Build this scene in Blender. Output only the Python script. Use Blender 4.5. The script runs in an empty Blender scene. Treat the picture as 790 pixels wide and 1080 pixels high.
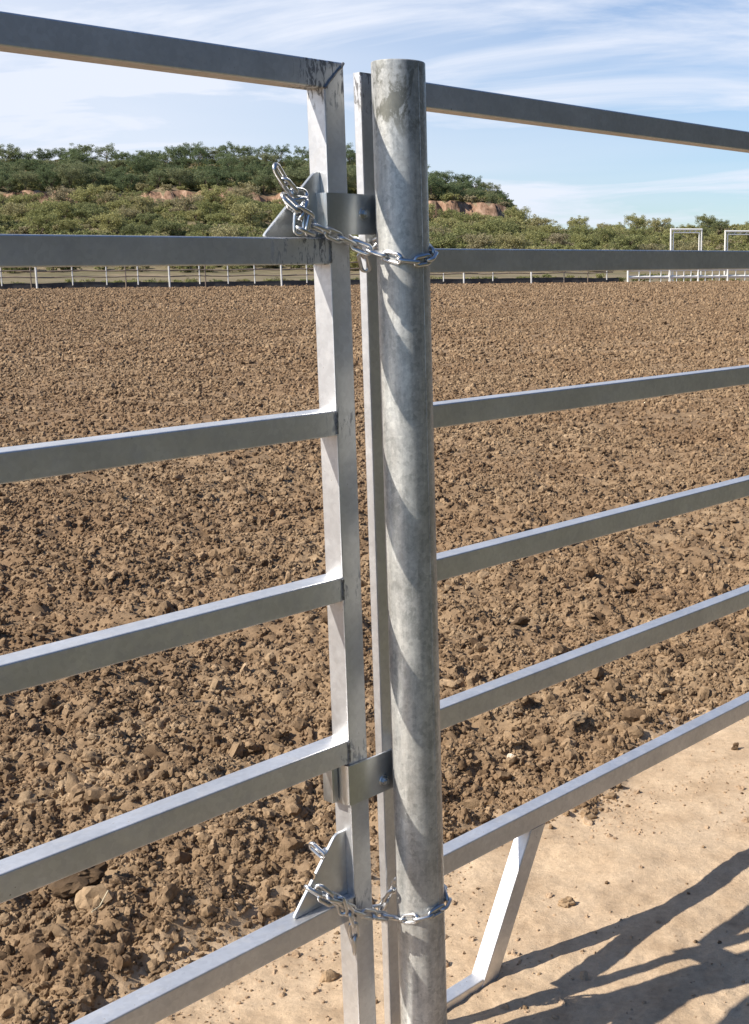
import bpy, bmesh, math, random
import numpy as np
from mathutils import Vector, Matrix
random.seed(7); RNG = np.random.default_rng(11)
scene = bpy.context.scene
COL = scene.collection
R = math.radians

# ------------------------------------------------------------------ camera
FPX, PITCH, ROLL, CX = 1343.046, 0.19364, -0.005276, 185.09
CAM_H = 1.55
fw = Vector((0, math.cos(PITCH), -math.sin(PITCH)))
up = Vector((0, math.sin(PITCH), math.cos(PITCH)))
rt = Vector((1, 0, 0))
r2 = math.cos(ROLL) * rt + math.sin(ROLL) * up
u2 = -math.sin(ROLL) * rt + math.cos(ROLL) * up
cam_d = bpy.data.cameras.new('camera')
cam = bpy.data.objects.new('camera', cam_d)
COL.objects.link(cam)
M = Matrix((( r2.x, u2.x, -fw.x, 0), (r2.y, u2.y, -fw.y, 0), (r2.z, u2.z, -fw.z, CAM_H), (0, 0, 0, 1)))
cam.matrix_world = M
cam_d.sensor_fit = 'HORIZONTAL'; cam_d.sensor_width = 36.0
cam_d.lens = FPX / 790 * 36
cam_d.shift_x = -CX / 790
cam_d.clip_start = 0.05; cam_d.clip_end = 9000
scene.camera = cam
CAMP = Vector((0, 0, CAM_H))

def ray(px, py):
    return fw + r2 * ((px - 395 - CX) / FPX) - u2 * ((py - 540) / FPX)
def on_ground(px, py, z=0.0):
    q = ray(px, py); return CAMP + q * ((z - CAM_H) / q.z)
def at_depth(px, py, Y):
    q = ray(px, py); return CAMP + q * (Y / q.y)

# ------------------------------------------------------------------ light
SUN_TO = Vector((-0.775 - 2.2 * 0.632, 0.632 - 2.2 * 0.775, 2.04)).normalized()
elev = math.asin(SUN_TO.z); azim = math.atan2(SUN_TO.x, SUN_TO.y)
sd = bpy.data.lights.new('sun', 'SUN'); sd.energy = 5.0; sd.angle = R(0.5); sd.color = (1.0, 0.93, 0.83)
so = bpy.data.objects.new('sun', sd); COL.objects.link(so)
so.rotation_euler = SUN_TO.to_track_quat('Z', 'Y').to_euler()

world = bpy.data.worlds.new('World'); scene.world = world; world.use_nodes = True
nt = world.node_tree; nt.nodes.clear()
def N(nt, typ, **kw):
    n = nt.nodes.new(typ)
    for k, v in kw.items():
        setattr(n, k, v)
    return n
def setin(n, **kw):
    for k, v in kw.items():
        n.inputs[k.replace('_', ' ')].default_value = v
def ramp(nt, src, stops, interp='LINEAR'):
    n = nt.nodes.new('ShaderNodeValToRGB'); cr = n.color_ramp; cr.interpolation = interp
    while len(cr.elements) < len(stops): cr.elements.new(0.5)
    for e, (p, c) in zip(cr.elements, stops):
        e.position = p
        e.color = (c, c, c, 1) if isinstance(c, (int, float)) else (*c, 1)
    if src is not None: nt.links.new(src, n.inputs['Fac'])
    return n
def mixc(nt, fac, a, b, typ='MIX'):
    n = nt.nodes.new('ShaderNodeMix'); n.data_type = 'RGBA'; n.blend_type = typ
    for sock, v in ((n.inputs[0], fac), (n.inputs[6], a), (n.inputs[7], b)):
        if isinstance(v, (int, float)): sock.default_value = v
        elif isinstance(v, tuple): sock.default_value = (*v, 1)
        else: nt.links.new(v, sock)
    return n.outputs[2]
def math_n(nt, op, a, b=None, c=None, clamp=False):
    n = nt.nodes.new('ShaderNodeMath'); n.operation = op; n.use_clamp = clamp
    for i, v in enumerate((a, b, c)):
        if v is None: continue
        if isinstance(v, (int, float)): n.inputs[i].default_value = v
        else: nt.links.new(v, n.inputs[i])
    return n.outputs[0]
def noise(nt, vec, scale, detail=4, rough=0.55, dist=0.0):
    n = nt.nodes.new('ShaderNodeTexNoise'); n.inputs['Scale'].default_value = scale
    n.inputs['Detail'].default_value = detail; n.inputs['Roughness'].default_value = rough
    n.inputs['Distortion'].default_value = dist
    if vec is not None: nt.links.new(vec, n.inputs['Vector'])
    return n
def mapping(nt, vec, scale=(1, 1, 1), rot=(0, 0, 0), loc=(0, 0, 0)):
    n = nt.nodes.new('ShaderNodeMapping'); n.inputs['Scale'].default_value = scale
    n.inputs['Rotation'].default_value = rot; n.inputs['Location'].default_value = loc
    nt.links.new(vec, n.inputs['Vector']); return n.outputs[0]

sky = N(nt, 'ShaderNodeTexSky', sky_type='NISHITA', sun_disc=False)
sky.sun_elevation = elev; sky.sun_rotation = azim
sky.air_density = 1.0; sky.dust_density = 0.15; sky.ozone_density = 2.5
tc = N(nt, 'ShaderNodeTexCoord')
sep = N(nt, 'ShaderNodeSeparateXYZ'); nt.links.new(tc.outputs['Generated'], sep.inputs[0])
den = math_n(nt, 'ADD', math_n(nt, 'MAXIMUM', sep.outputs['Z'], 0.0), 0.10)
cmb = N(nt, 'ShaderNodeCombineXYZ')
nt.links.new(math_n(nt, 'DIVIDE', sep.outputs['X'], den), cmb.inputs[0])
nt.links.new(math_n(nt, 'DIVIDE', sep.outputs['Y'], den), cmb.inputs[1])
wv = mapping(nt, cmb.outputs[0], scale=(0.55, 0.80, 1), rot=(0, 0, R(-30)), loc=(5.1, 2.2, 0))
wisps = noise(nt, wv, 0.95, 10, 0.60, 0.9)
veil = noise(nt, mapping(nt, cmb.outputs[0], scale=(0.22, 0.42, 1), loc=(1.3, 9.1, 0)), 0.6, 4, 0.55, 0.4)
xm = math_n(nt, 'MULTIPLY', sep.outputs['X'], -0.62)           # thinner veil towards the right
sides = math_n(nt, 'MULTIPLY', math_n(nt, 'MAXIMUM', math_n(nt, 'SUBTRACT', 0.55, sep.outputs['Y']), 0.0), -0.55)
zen = math_n(nt, 'MULTIPLY', math_n(nt, 'MAXIMUM', math_n(nt, 'SUBTRACT', sep.outputs['Z'], 0.30), 0.0), -0.9)
trim = math_n(nt, 'ADD', xm, math_n(nt, 'ADD', sides, zen))
vm = ramp(nt, math_n(nt, 'ADD', veil.outputs['Fac'], trim), [(0.30, 0.0), (0.74, 0.80)]).outputs[0]
wm_ = ramp(nt, math_n(nt, 'ADD', wisps.outputs['Fac'], math_n(nt, 'MULTIPLY', trim, 0.35)), [(0.40, 0.0), (0.52, 0.55), (0.62, 0.97)]).outputs[0]
maskv = math_n(nt, 'MAXIMUM', vm, wm_)
skyb = mixc(nt, 1.0, sky.outputs[0], (0.80, 0.97, 1.20), 'MULTIPLY')
mul = mixc(nt, maskv, skyb, (7.6, 8.1, 9.2))
bg = N(nt, 'ShaderNodeBackground'); bg.inputs['Strength'].default_value = 0.076
nt.links.new(mul, bg.inputs['Color'])
wo = N(nt, 'ShaderNodeOutputWorld'); nt.links.new(bg.outputs[0], wo.inputs['Surface'])

scene.view_settings.view_transform = 'Standard'; scene.view_settings.look = 'None'
scene.view_settings.gamma = 1; scene.view_settings.exposure = 0.55
scene.render.engine = 'CYCLES'
scene.cycles.max_bounces = 6

# ------------------------------------------------------------------ helpers for objects
def tag(o, label=None, cat=None, group=None, kind=None):
    if label: o['label'] = label
    if cat: o['category'] = cat
    if group: o['group'] = group
    if kind: o['kind'] = kind
    return o
def empty(name, loc=(0, 0, 0), rz=0.0):
    o = bpy.data.objects.new(name, None); COL.objects.link(o)
    o.location = loc; o.rotation_euler = (0, 0, rz); o.empty_display_size = 0.05
    return o
def link_mesh(name, me, mat, parent=None, smooth=True):
    if mat is not None and not me.materials: me.materials.append(mat)
    o = bpy.data.objects.new(name, me); COL.objects.link(o)
    if parent is not None: o.parent = parent
    if smooth: me.shade_smooth()
    return o
def bm_obj(name, bm, mat, parent=None, smooth=True, angle=35):
    bmesh.ops.recalc_face_normals(bm, faces=bm.faces)
    me = bpy.data.meshes.new(name); bm.to_mesh(me); bm.free()
    o = link_mesh(name, me, mat, parent, False)
    if smooth:
        me.shade_smooth()
        try: me.set_sharp_from_angle(angle=R(angle))
        except Exception: pass
    return o
def round_rect(w, h, rad, seg=3):
    pts = []
    for (cx, cy, a0) in ((w/2-rad, h/2-rad, 0), (-w/2+rad, h/2-rad, 90), (-w/2+rad, -h/2+rad, 180), (w/2-rad, -h/2+rad, 270)):
        for i in range(seg + 1):
            a = R(a0 + 90 * i / seg); pts.append((cx + rad * math.cos(a), cy + rad * math.sin(a)))
    return pts
def sweep_tube(bm, A, B, w, h, side, rad=0.0024, m0=0.0, m1=0.0, joints=(), step=0.09, seg=2):
    """rounded square tube from A to B; w along `side`, h along the third axis; m0, m1 mitre the ends along the w axis;
    joints: distances from A where welds are (attribute weld)."""
    A = Vector(A); B = Vector(B); ax = (B - A); L = ax.length; ax.normalize()
    side = Vector(side); side = (side - ax * side.dot(ax)).normalized(); nn = ax.cross(side)
    prof = round_rect(w, h, rad, seg)
    jw = [(j if isinstance(j, tuple) else (j, .52, .04)) for j in joints]; joints = [j[0] for j in jw]
    wl = bm.verts.layers.float.get('weld') or bm.verts.layers.float.new('weld')
    cuts = set([0.0, L])
    n = max(1, int(L / step))
    for i in range(1, n): cuts.add(L * i / n)
    for j in joints:
        for k in range(-8, 9):
            t = j + k * 0.012
            if 0.015 < t < L - 0.015: cuts.add(t)
    cuts = sorted(cuts); rings = []
    for t in cuts:
        rg = []
        for (u, v) in prof:
            s = t
            if t == 0.0: s = t + u * m0
            elif t == L: s = t + u * m1
            vv = bm.verts.new(A + ax * s + side * u + nn * v)
            vv[wl] = max([wt * math.exp(-((s - j) / wd) ** 2) for j, wt, wd in jw] + [0.0])
            rg.append(vv)
        rings.append(rg)
    k = len(prof)
    for a, b in zip(rings[:-1], rings[1:]):
        for i in range(k): bm.faces.new((a[i], a[(i+1) % k], b[(i+1) % k], b[i]))
    bm.faces.new(rings[0][::-1]); bm.faces.new(rings[-1])
def add_box(bm, x0, x1, y0, y1, z0, z1, bev=0.0):
    r = bmesh.ops.create_cube(bm, size=1.0)
    vs = r['verts']
    for v in vs:
        v.co = Vector((x0 + (v.co.x + .5) * (x1 - x0), y0 + (v.co.y + .5) * (y1 - y0), z0 + (v.co.z + .5) * (z1 - z0)))
    if bev > 0:
        es = set(e for v in vs for e in v.link_edges)
        bmesh.ops.bevel(bm, geom=list(es), offset=bev, segments=2, affect='EDGES', profile=0.5)
def add_rod(bm, pts, rad, seg=8, closed=False, radii=None):
    pts = [Vector(p) for p in pts]; n = len(pts); rings = []; prev = None
    for i, p in enumerate(pts):
        if closed: t = (pts[(i+1) % n] - pts[i-1]).normalized()
        else: t = (pts[min(i+1, n-1)] - pts[max(i-1, 0)]).normalized()
        if prev is None:
            prev = t.orthogonal().normalized()
        prev = (prev - t * prev.dot(t)).normalized(); bn = t.cross(prev)
        rr = radii[i] if radii else rad
        rings.append([bm.verts.new(p + (prev * math.cos(2*math.pi*k/seg) + bn * math.sin(2*math.pi*k/seg)) * rr) for k in range(seg)])
    m = n if closed else n - 1
    for i in range(m):
        a, b = rings[i], rings[(i+1) % n]
        for k in range(seg): bm.faces.new((a[k], a[(k+1) % seg], b[(k+1) % seg], b[k]))
    if not closed:
        bm.faces.new(rings[0][::-1]); bm.faces.new(rings[-1])

# ------------------------------------------------------------------ numpy noise
def _h(ix, iy, seed):
    n = (ix.astype(np.int64) * 374761393 + iy.astype(np.int64) * 668265263 + seed * 974634777) & 0xFFFFFFFF
    n = ((n ^ (n >> 13)) * 1274126177) & 0xFFFFFFFF
    return ((n ^ (n >> 16)) & 0xFFFF) / 65535.0
def vnoise(x, y, seed=0):
    x0 = np.floor(x); y0 = np.floor(y); fx = x - x0; fy = y - y0
    fx = fx * fx * fx * (fx * (fx * 6 - 15) + 10); fy = fy * fy * fy * (fy * (fy * 6 - 15) + 10)
    a = _h(x0, y0, seed); b = _h(x0+1, y0, seed); c = _h(x0, y0+1, seed); d = _h(x0+1, y0+1, seed)
    return (a*(1-fx)+b*fx)*(1-fy) + (c*(1-fx)+d*fx)*fy
def fbm(x, y, seed, octs=4, gain=0.5):
    s = 0; a = 1.0; t = 0
    for i in range(octs):
        s = s + a * vnoise(x * 2**i + 17.3*i, y * 2**i - 9.1*i, seed + i); t += a; a *= gain
    return s / t
def smooth(a, b, x):
    t = np.clip((x - a) / (b - a), 0, 1); return t * t * (3 - 2 * t)

# ------------------------------------------------------------------ layout of the fence
K = 0.875; S = 0.04445
GTH = 0.6838727; GO = Vector((-0.36958, 2.20103, 0))
GD = Vector((math.sin(GTH), math.cos(GTH), 0)); GB = Vector((-math.cos(GTH), math.sin(GTH), 0))
PTH = 0.6904936; PQ = 1.013; PO = Vector((-0.32227, 2.29067, 0)) * PQ
PD = Vector((math.sin(PTH), math.cos(PTH), 0)); PB = Vector((-math.cos(PTH), math.sin(PTH), 0))
POST = Vector((-0.25259, 2.25672, 0)); POST_R = 0.04573
G_TOP = [1.8794, 1.5925, 1.2999, 1.0020, 0.6950, 0.3874]
G_SL = [0.0014, 0.0020, 0.0029, 0.0031, -0.0003, 0.0004]
P_TOP = [CAM_H + (z - CAM_H) * PQ for z in (1.8724, 1.5766, 1.2855, 0.9839, 0.6778, 0.3633)]
P_SL = [-0.0049, -0.0005, -0.0027, 0.0002, 0.0, -0.0003]
def gate_local(px, py, yo=0.0):
    q = ray(px, py); o = GO + GB * yo - CAMP
    X = CAMP + q * (o.dot(GB) / q.dot(GB)); return Vector(((X - GO).dot(GD), yo, X.z))
def gate_world(l):
    return GO + GD * l[0] + GB * l[1] + Vector((0, 0, l[2]))
def fence_q(x, y):   # metres behind the gate's front plane
    return (x - GO.x) * GB.x + (y - GO.y) * GB.y
def fence_d(x, y):
    return (x - GO.x) * GD.x + (y - GO.y) * GD.y
def tan_edge(x, y):  # how far the hard tan strip reaches behind the fence
    d = fence_d(x, y)
    return 0.60 - 0.055 * np.clip(d, -3, 3.5) - 0.16 * smooth(0.1, -0.35, d) + (fbm(x * 2.1, y * 2.1, 5, 4) - 0.5) * 0.42
def soil_w(x, y):    # 1 on loose arena soil, 0 on the hard strip
    return smooth(-0.10, 0.16, fence_q(x, y) - tan_edge(x, y))
# far fence line
FA = Vector((-34.75, 81.9, 0)); FB = Vector((15.5, 100.0, 0)); FDIR = (FB - FA).normalized(); FN = Vector((-FDIR.y, FDIR.x, 0))
def far_q(x, y): return (x - FA.x) * FN.x + (y - FA.y) * FN.y

def terrain(x, y):
    x = np.asarray(x, float); y = np.asarray(y, float)
    xe = -0.026 * y                       # right end of the mesa
    left = smooth(14, -14, x - xe)
    deep = smooth(-30, -62, x)
    hs = 6.9 + 2.6 * left + 3.6 * deep + 1.6 * smooth(20, 60, x)
    z = hs * smooth(165, 287, y)
    edge = 291 + (fbm(x * .06, x * 0 + 3.3, 21, 3) - .5) * 9 + (np.abs(fbm(x * .33, z * .25 + 7.7, 22, 3) - .5) - .12) * 11
    mes = smooth(5, -4, x - xe + (fbm(x * 0 + 1.0, y * .08, 23, 2) - .5) * 6)
    cl = smooth(0, 1.6, y - edge) * mes
    dome = smooth(2, -42, x - xe)
    z = z + cl * (5.6 - 1.2 * deep + (fbm(x * .16, y * .1, 25, 3) - .5) * 3.0 * deep + 9.0 * smooth(0, 52, y - edge) * (0.30 + 0.70 * dome)) + 0.6 * cl * (fbm(x*.12, y*.12, 31, 2) - .5)
    z = z - smooth(420, 900, y) * (z + 3) * 0.9
    return np.where(y < 165, 0, z)
def height(x, y):
    x = np.asarray(x, float); y = np.asarray(y, float)
    dist = np.hypot(x, y)
    w = soil_w(x, y)
    far = smooth(-1.5, 0.5, far_q(x, y))
    w = w * (1 - far)
    big = (fbm(x * 0.9, y * 0.9, 1, 3) - .5) * 0.07 + (fbm(x * 2.2, y * 2.2, 14, 2) - .5) * 0.07 * (1 - smooth(5, 14, dist))
    lump = (fbm(x * 5.0, y * 5.0, 2, 3) - .35) * 0.10 * (1 - 0.6 * smooth(6, 20, dist))
    l2 = (fbm(x * 19, y * 19, 3, 3) - .5) * 0.060 * (1 - smooth(7, 16, dist))
    l3 = (vnoise(x * 62, y * 62, 4) - .5) * 0.016 * (1 - smooth(2.5, 5, dist))
    ridge = 0.05 * np.exp(-((far_q(x, y) + 0.6) / 0.7) ** 2)
    soil = big + lump + l2 + l3 + 0.015
    hard = (fbm(x * 1.3, y * 1.3, 8, 3) - .5) * 0.02 + (fbm(x * 11, y * 11, 9, 3) - .5) * 0.010 * (1 - smooth(4, 9, dist)) + (vnoise(x * 48, y * 48, 10) - .5) * 0.0040 * (1 - smooth(2.5, 5, dist)) + (fbm(x * 4.2, y * 4.2, 12, 2) - .5) * 0.022 * smooth(.42, .6, fbm(x * 1.7, y * 1.7, 13, 2))
    # trodden lower beneath the rails
    return soil * w + hard * (1 - w) * (1 - far) + terrain(x, y) * far + ridge

# ------------------------------------------------------------------ materials
def new_mat(name):
    m = bpy.data.materials.new(name); m.use_nodes = True
    t = m.node_tree; b = t.nodes.get('Principled BSDF'); return m, t, b

def make_soil(name, mode):
    """mode: ground (mixes tan strip and soil by place), clod (per piece random)"""
    m, t, b = new_mat(name)
    geo = N(t, 'ShaderNodeNewGeometry'); pos = geo.outputs['Position']
    n1 = noise(t, pos, 0.5, 3, 0.5); n2 = noise(t, pos, 6.0, 6, 0.65); n3 = noise(t, pos, 70, 4, 0.6); n4 = noise(t, pos, 420, 2, .6)
    soilc = ramp(t, n2.outputs['Fac'], [(0.30, (0.160, 0.104, 0.060)), (0.50, (0.258, 0.176, 0.104)), (0.72, (0.365, 0.262, 0.160))]).outputs[0]
    soilc = mixc(t, ramp(t, n1.outputs['Fac'], [(0.40, 0.0), (0.62, 0.55)]).outputs[0], soilc, (0.195, 0.122, 0.068))
    soilc = mixc(t, 0.35, soilc, ramp(t, n3.outputs['Fac'], [(0.3, 0.45), (0.7, 1.5)]).outputs[0], 'MULTIPLY')
    if mode == 'ground':
        tanc = ramp(t, n2.outputs['Fac'], [(0.28, (0.375, 0.265, 0.166)), (0.5, (0.510, 0.378, 0.248)), (0.75, (0.600, 0.460, 0.312))]).outputs[0]
        tanc = mixc(t, 0.30, tanc, ramp(t, n3.outputs['Fac'], [(0.3, 0.6), (0.7, 1.4)]).outputs[0], 'MULTIPLY')
        sp = ramp(t, n4.outputs['Fac'], [(0.30, 0.55), (0.42, 1.0), (0.66, 1.0), (0.78, 1.3)]).outputs[0]
        tanc = mixc(t, 0.5, tanc, sp, 'MULTIPLY')
        at = N(t, 'ShaderNodeAttribute', attribute_name='soil')
        sd_ = N(t, 'ShaderNodeAttribute', attribute_name='unseen_dark')
        unseen_dark = ramp(t, n2.outputs['Fac'], [(0.3, (0.075, 0.075, 0.038)), (0.6, (0.135, 0.120, 0.065)), (0.8, (0.20, 0.165, 0.10))]).outputs[0]  # unseen near ground coloured dark so the rails mirror less light
        tanc = mixc(t, sd_.outputs['Fac'], tanc, unseen_dark)
        col = mixc(t, at.outputs['Fac'], tanc, soilc)
    else:
        oi = N(t, 'ShaderNodeObjectInfo')
        tint = ramp(t, oi.outputs['Random'], [(0.0, (0.42, 0.40, 0.39)), (0.12, (0.72, 0.70, 0.69)), (0.40, (1.0, 1.0, 1.0)), (0.85, (1.16, 1.17, 1.17)), (1.0, (1.45, 1.48, 1.50))]).outputs[0]
        col = mixc(t, 1.0, soilc, tint, 'MULTIPLY')
        at = N(t, 'ShaderNodeAttribute', attribute_name='pale', attribute_type='INSTANCER')
        col = mixc(t, at.outputs['Fac'], col, (0.50, 0.36, 0.235))
    t.links.new(col, b.inputs['Base Color']); b.inputs['Roughness'].default_value = 0.95
    b.inputs['Specular IOR Level'].default_value = 0.15
    bp = N(t, 'ShaderNodeBump'); bp.inputs['Strength'].default_value = 0.7 if mode == 'clod' else 0.62; bp.inputs['Distance'].default_value = 0.007
    bh = noise(t, pos, 150 if mode == 'clod' else 95, 7, 0.75)
    t.links.new(bh.outputs['Fac'], bp.inputs['Height']); t.links.new(bp.outputs[0], b.inputs['Normal'])
    return m
M_ground = make_soil('soil ground', 'ground'); M_clod = make_soil('soil clod', 'clod')

def make_field():
    m, t, b = new_mat('dry field')
    geo = N(t, 'ShaderNodeNewGeometry'); pos = geo.outputs['Position']
    sepn = N(t, 'ShaderNodeSeparateXYZ'); t.links.new(geo.outputs['True Normal'], sepn.inputs[0])
    n1 = noise(t, mapping(t, pos, scale=(0.06, 0.16, 1)), 1.0, 5, 0.6); n2 = noise(t, pos, 0.8, 5, 0.65)
    g = ramp(t, n1.outputs['Fac'], [(0.32, (0.110, 0.102, 0.056)), (0.48, (0.180, 0.150, 0.090)), (0.66, (0.250, 0.195, 0.125))]).outputs[0]
    g = mixc(t, 0.6, g, ramp(t, n2.outputs['Fac'], [(0.3, 0.55), (0.7, 1.4)]).outputs[0], 'MULTIPLY')
    cl = ramp(t, noise(t, mapping(t, pos, scale=(0.8, 0.8, 0.5)), 1.0, 6, 0.7).outputs['Fac'], [(0.36, (0.075, 0.050, 0.032)), (0.50, (0.27, 0.165, 0.108)), (0.68, (0.44, 0.305, 0.215))]).outputs[0]
    f = ramp(t, sepn.outputs['Z'], [(0.72, 1.0), (0.88, 0.0)]).outputs[0]
    t.links.new(mixc(t, f, g, cl), b.inputs['Base Color']); b.inputs['Roughness'].default_value = 1.0
    b.inputs['Specular IOR Level'].default_value = 0.1
    return m
M_field = make_field()

def make_zinc(name, rough=0.36, base=(0.60, 0.61, 0.61), metallic=0.85, streak=True, grime=0.5, spangle=0.10):
    m, t, b = new_mat(name)
    tcn = N(t, 'ShaderNodeTexCoord'); oc = tcn.outputs['Object']
    oi = N(t, 'ShaderNodeObjectInfo')
    n1 = noise(t, oc, 7, 5, 0.6); n2 = noise(t, oc, 42, 5, 0.65, 0.4)
    vo = N(t, 'ShaderNodeTexVoronoi'); vo.inputs['Scale'].default_value = 120; t.links.new(oc, vo.inputs['Vector'])
    vsep = N(t, 'ShaderNodeSeparateColor'); t.links.new(vo.outputs['Color'], vsep.inputs[0])
    sp = math_n(t, 'MULTIPLY_ADD', vsep.outputs[0], spangle, 1 - spangle / 2)
    col = mixc(t, 1.0, base, ramp(t, n1.outputs['Fac'], [(0.3, 0.86), (0.7, 1.08)]).outputs[0], 'MULTIPLY')
    cmb = N(t, 'ShaderNodeCombineColor'); [t.links.new(sp, cmb.inputs[i]) for i in range(3)]
    col = mixc(t, 1.0, col, cmb.outputs[0], 'MULTIPLY')
    # dust film
    dustm = ramp(t, n2.outputs['Fac'], [(0.50, 0.0), (0.72, grime)]).outputs[0]
    col = mixc(t, dustm, col, (0.36, 0.31, 0.25))
    # burnt, soot dark run marks round the welds
    at = N(t, 'ShaderNodeAttribute', attribute_name='weld')
    ws = noise(t, mapping(t, oc, scale=(1.6, 1.6, 0.45)), 62, 4, 0.7, 1.2)
    wsf = math_n(t, 'ADD', ws.outputs['Fac'], math_n(t, 'MULTIPLY_ADD', at.outputs['Fac'], 0.12, -0.06))
    wm = math_n(t, 'MULTIPLY', ramp(t, wsf, [(0.535, 0.0), (0.60, 1.0)]).outputs[0], ramp(t, at.outputs['Fac'], [(0.25, 0.0), (0.75, 0.85)]).outputs[0])
    col = mixc(t, wm, col, (0.085, 0.085, 0.09))
    mud = ramp(t, noise(t, oc, 130, 3, 0.6).outputs['Fac'], [(0.68, 0.0), (0.73, 0.75)]).outputs[0]
    mud = math_n(t, 'MULTIPLY', mud, ramp(t, n1.outputs['Fac'], [(0.45, 0.0), (0.6, 1.0)]).outputs[0])
    col = mixc(t, mud, col, (0.22, 0.16, 0.10))
    dustm = math_n(t, 'MAXIMUM', dustm, mud)
    t.links.new(col, b.inputs['Base Color'])
    met = math_n(t, 'MULTIPLY', math_n(t, 'SUBTRACT', 1.0, math_n(t, 'MAXIMUM', dustm, wm)), metallic)
    t.links.new(met, b.inputs['Metallic'])
    rr = math_n(t, 'ADD', math_n(t, 'MULTIPLY_ADD', n2.outputs['Fac'], 0.16, rough - 0.08), math_n(t, 'MULTIPLY', wm, 0.3), clamp=True)
    t.links.new(rr, b.inputs['Roughness'])
    bp = N(t, 'ShaderNodeBump'); bp.inputs['Strength'].default_value = 0.10; bp.inputs['Distance'].default_value = 0.0012
    bh = noise(t, mapping(t, oc, scale=(1, 1, 1)), 38, 3, 0.5)
    t.links.new(bh.outputs['Fac'], bp.inputs['Height']); t.links.new(bp.outputs[0], b.inputs['Normal'])
    return m
M_tube = make_zinc('galvanised tube', 0.46, base=(0.735, 0.735, 0.735), metallic=0.84, grime=0.14)
M_plate = make_zinc('galvanised plate', 0.34, base=(0.62, 0.635, 0.63), metallic=0.9, grime=0.15, spangle=0.06)
M_chain = make_zinc('zinc chain', 0.33, base=(0.62, 0.63, 0.64), metallic=1.0, grime=0.22, spangle=0.0)
M_bolt = make_zinc('zinc bolt', 0.3, base=(0.60, 0.60, 0.58), metallic=0.95, grime=0.25, spangle=0.0)

def make_post_mat():
    m, t, b = new_mat('galvanised pipe')
    tcn = N(t, 'ShaderNodeTexCoord'); oc = tcn.outputs['Object']
    sepp = N(t, 'ShaderNodeSeparateXYZ'); t.links.new(oc, sepp.inputs[0])
    st = noise(t, mapping(t, oc, scale=(1, 1, 0.09)), 60, 5, 0.65, 0.3)      # vertical runs of zinc
    bl = noise(t, mapping(t, oc, scale=(1, 1, 0.5)), 30, 6, 0.7, 0.6)
    big = noise(t, oc, 8, 4, 0.6)
    vo = N(t, 'ShaderNodeTexVoronoi'); vo.inputs['Scale'].default_value = 135; t.links.new(oc, vo.inputs['Vector'])
    vs = N(t, 'ShaderNodeSeparateColor'); t.links.new(vo.outputs['Color'], vs.inputs[0])
    v = math_n(t, 'ADD', math_n(t, 'MULTIPLY', st.outputs['Fac'], 0.5), math_n(t, 'MULTIPLY', bl.outputs['Fac'], 0.5))
    v = math_n(t, 'ADD', v, math_n(t, 'MULTIPLY_ADD', vs.outputs[0], 0.11, -0.055))
    v = math_n(t, 'ADD', v, math_n(t, 'MULTIPLY_ADD', noise(t, oc, 260, 3, .7).outputs['Fac'], 0.24, -0.12))
    col = ramp(t, v, [(0.36, (0.34, 0.345, 0.33)), (0.50, (0.54, 0.54, 0.515)), (0.66, (0.74, 0.735, 0.69))]).outputs[0]
    col = mixc(t, ramp(t, big.outputs['Fac'], [(0.45, 0.0), (0.75, 0.45)]).outputs[0], col, (0.36, 0.325, 0.27))
    # stained collar below the mouth of the pipe
    tz = math_n(t, 'ADD', sepp.outputs['Z'], math_n(t, 'MULTIPLY', bl.outputs['Fac'], 0.10))
    sm = ramp(t, math_n(t, 'MULTIPLY_ADD', tz, 4.0, -7.05), [(0.10, 0.0), (0.36, 0.95), (0.62, 0.85), (0.78, 0.2)]).outputs[0]
    sm = math_n(t, 'MULTIPLY', sm, ramp(t, bl.outputs['Fac'], [(0.48, 0.0), (0.56, 0.9)]).outputs[0])
    col = mixc(t, sm, col, (0.12, 0.12, 0.095))
    t.links.new(col, b.inputs['Base Color'])
    b.inputs['Metallic'].default_value = 0.55
    t.links.new(math_n(t, 'MULTIPLY_ADD', bl.outputs['Fac'], 0.25, 0.34), b.inputs['Roughness'])
    bp = N(t, 'ShaderNodeBump'); bp.inputs['Strength'].default_value = 0.35; bp.inputs['Distance'].default_value = 0.0015
    t.links.new(v, bp.inputs['Height']); t.links.new(bp.outputs[0], b.inputs['Normal'])
    return m
M_post = make_post_mat()

def plain(name, colr, rough=0.6, metallic=0.0, var=0.25, scale=6):
    m, t, b = new_mat(name)
    tcn = N(t, 'ShaderNodeTexCoord'); n = noise(t, tcn.outputs['Object'], scale, 5, 0.65)
    t.links.new(mixc(t, 1.0, colr, ramp(t, n.outputs['Fac'], [(0.3, 1 - var), (0.7, 1 + var)]).outputs[0], 'MULTIPLY'), b.inputs['Base Color'])
    b.inputs['Roughness'].default_value = rough; b.inputs['Metallic'].default_value = metallic
    return m
M_fweld = plain('weld metal', (0.20, 0.20, 0.20), 0.5, 0.7, 0.5, 200)
M_farpipe = plain('weathered pipe', (0.20, 0.155, 0.12), 0.7, 0.0, 0.3, 1.5)
M_farzinc = plain('pale painted post', (0.62, 0.61, 0.58), 0.6, 0.0, 0.2, 1.5)
M_white = plain('white painted pipe', (0.84, 0.82, 0.76), 0.5, 0.0, 0.08, 2)
M_dark = plain('fence foot shade', (0.055, 0.052, 0.05), 0.8, 0.0, 0.4, 2)  # shade colour for the strip at the foot of the far fence
M_straw = plain('straw', (0.62, 0.52, 0.34), 0.8, 0.0, 0.2, 40)
M_stone = plain('pale stone', (0.60, 0.50, 0.38), 0.9, 0.0, 0.25, 40)

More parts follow.
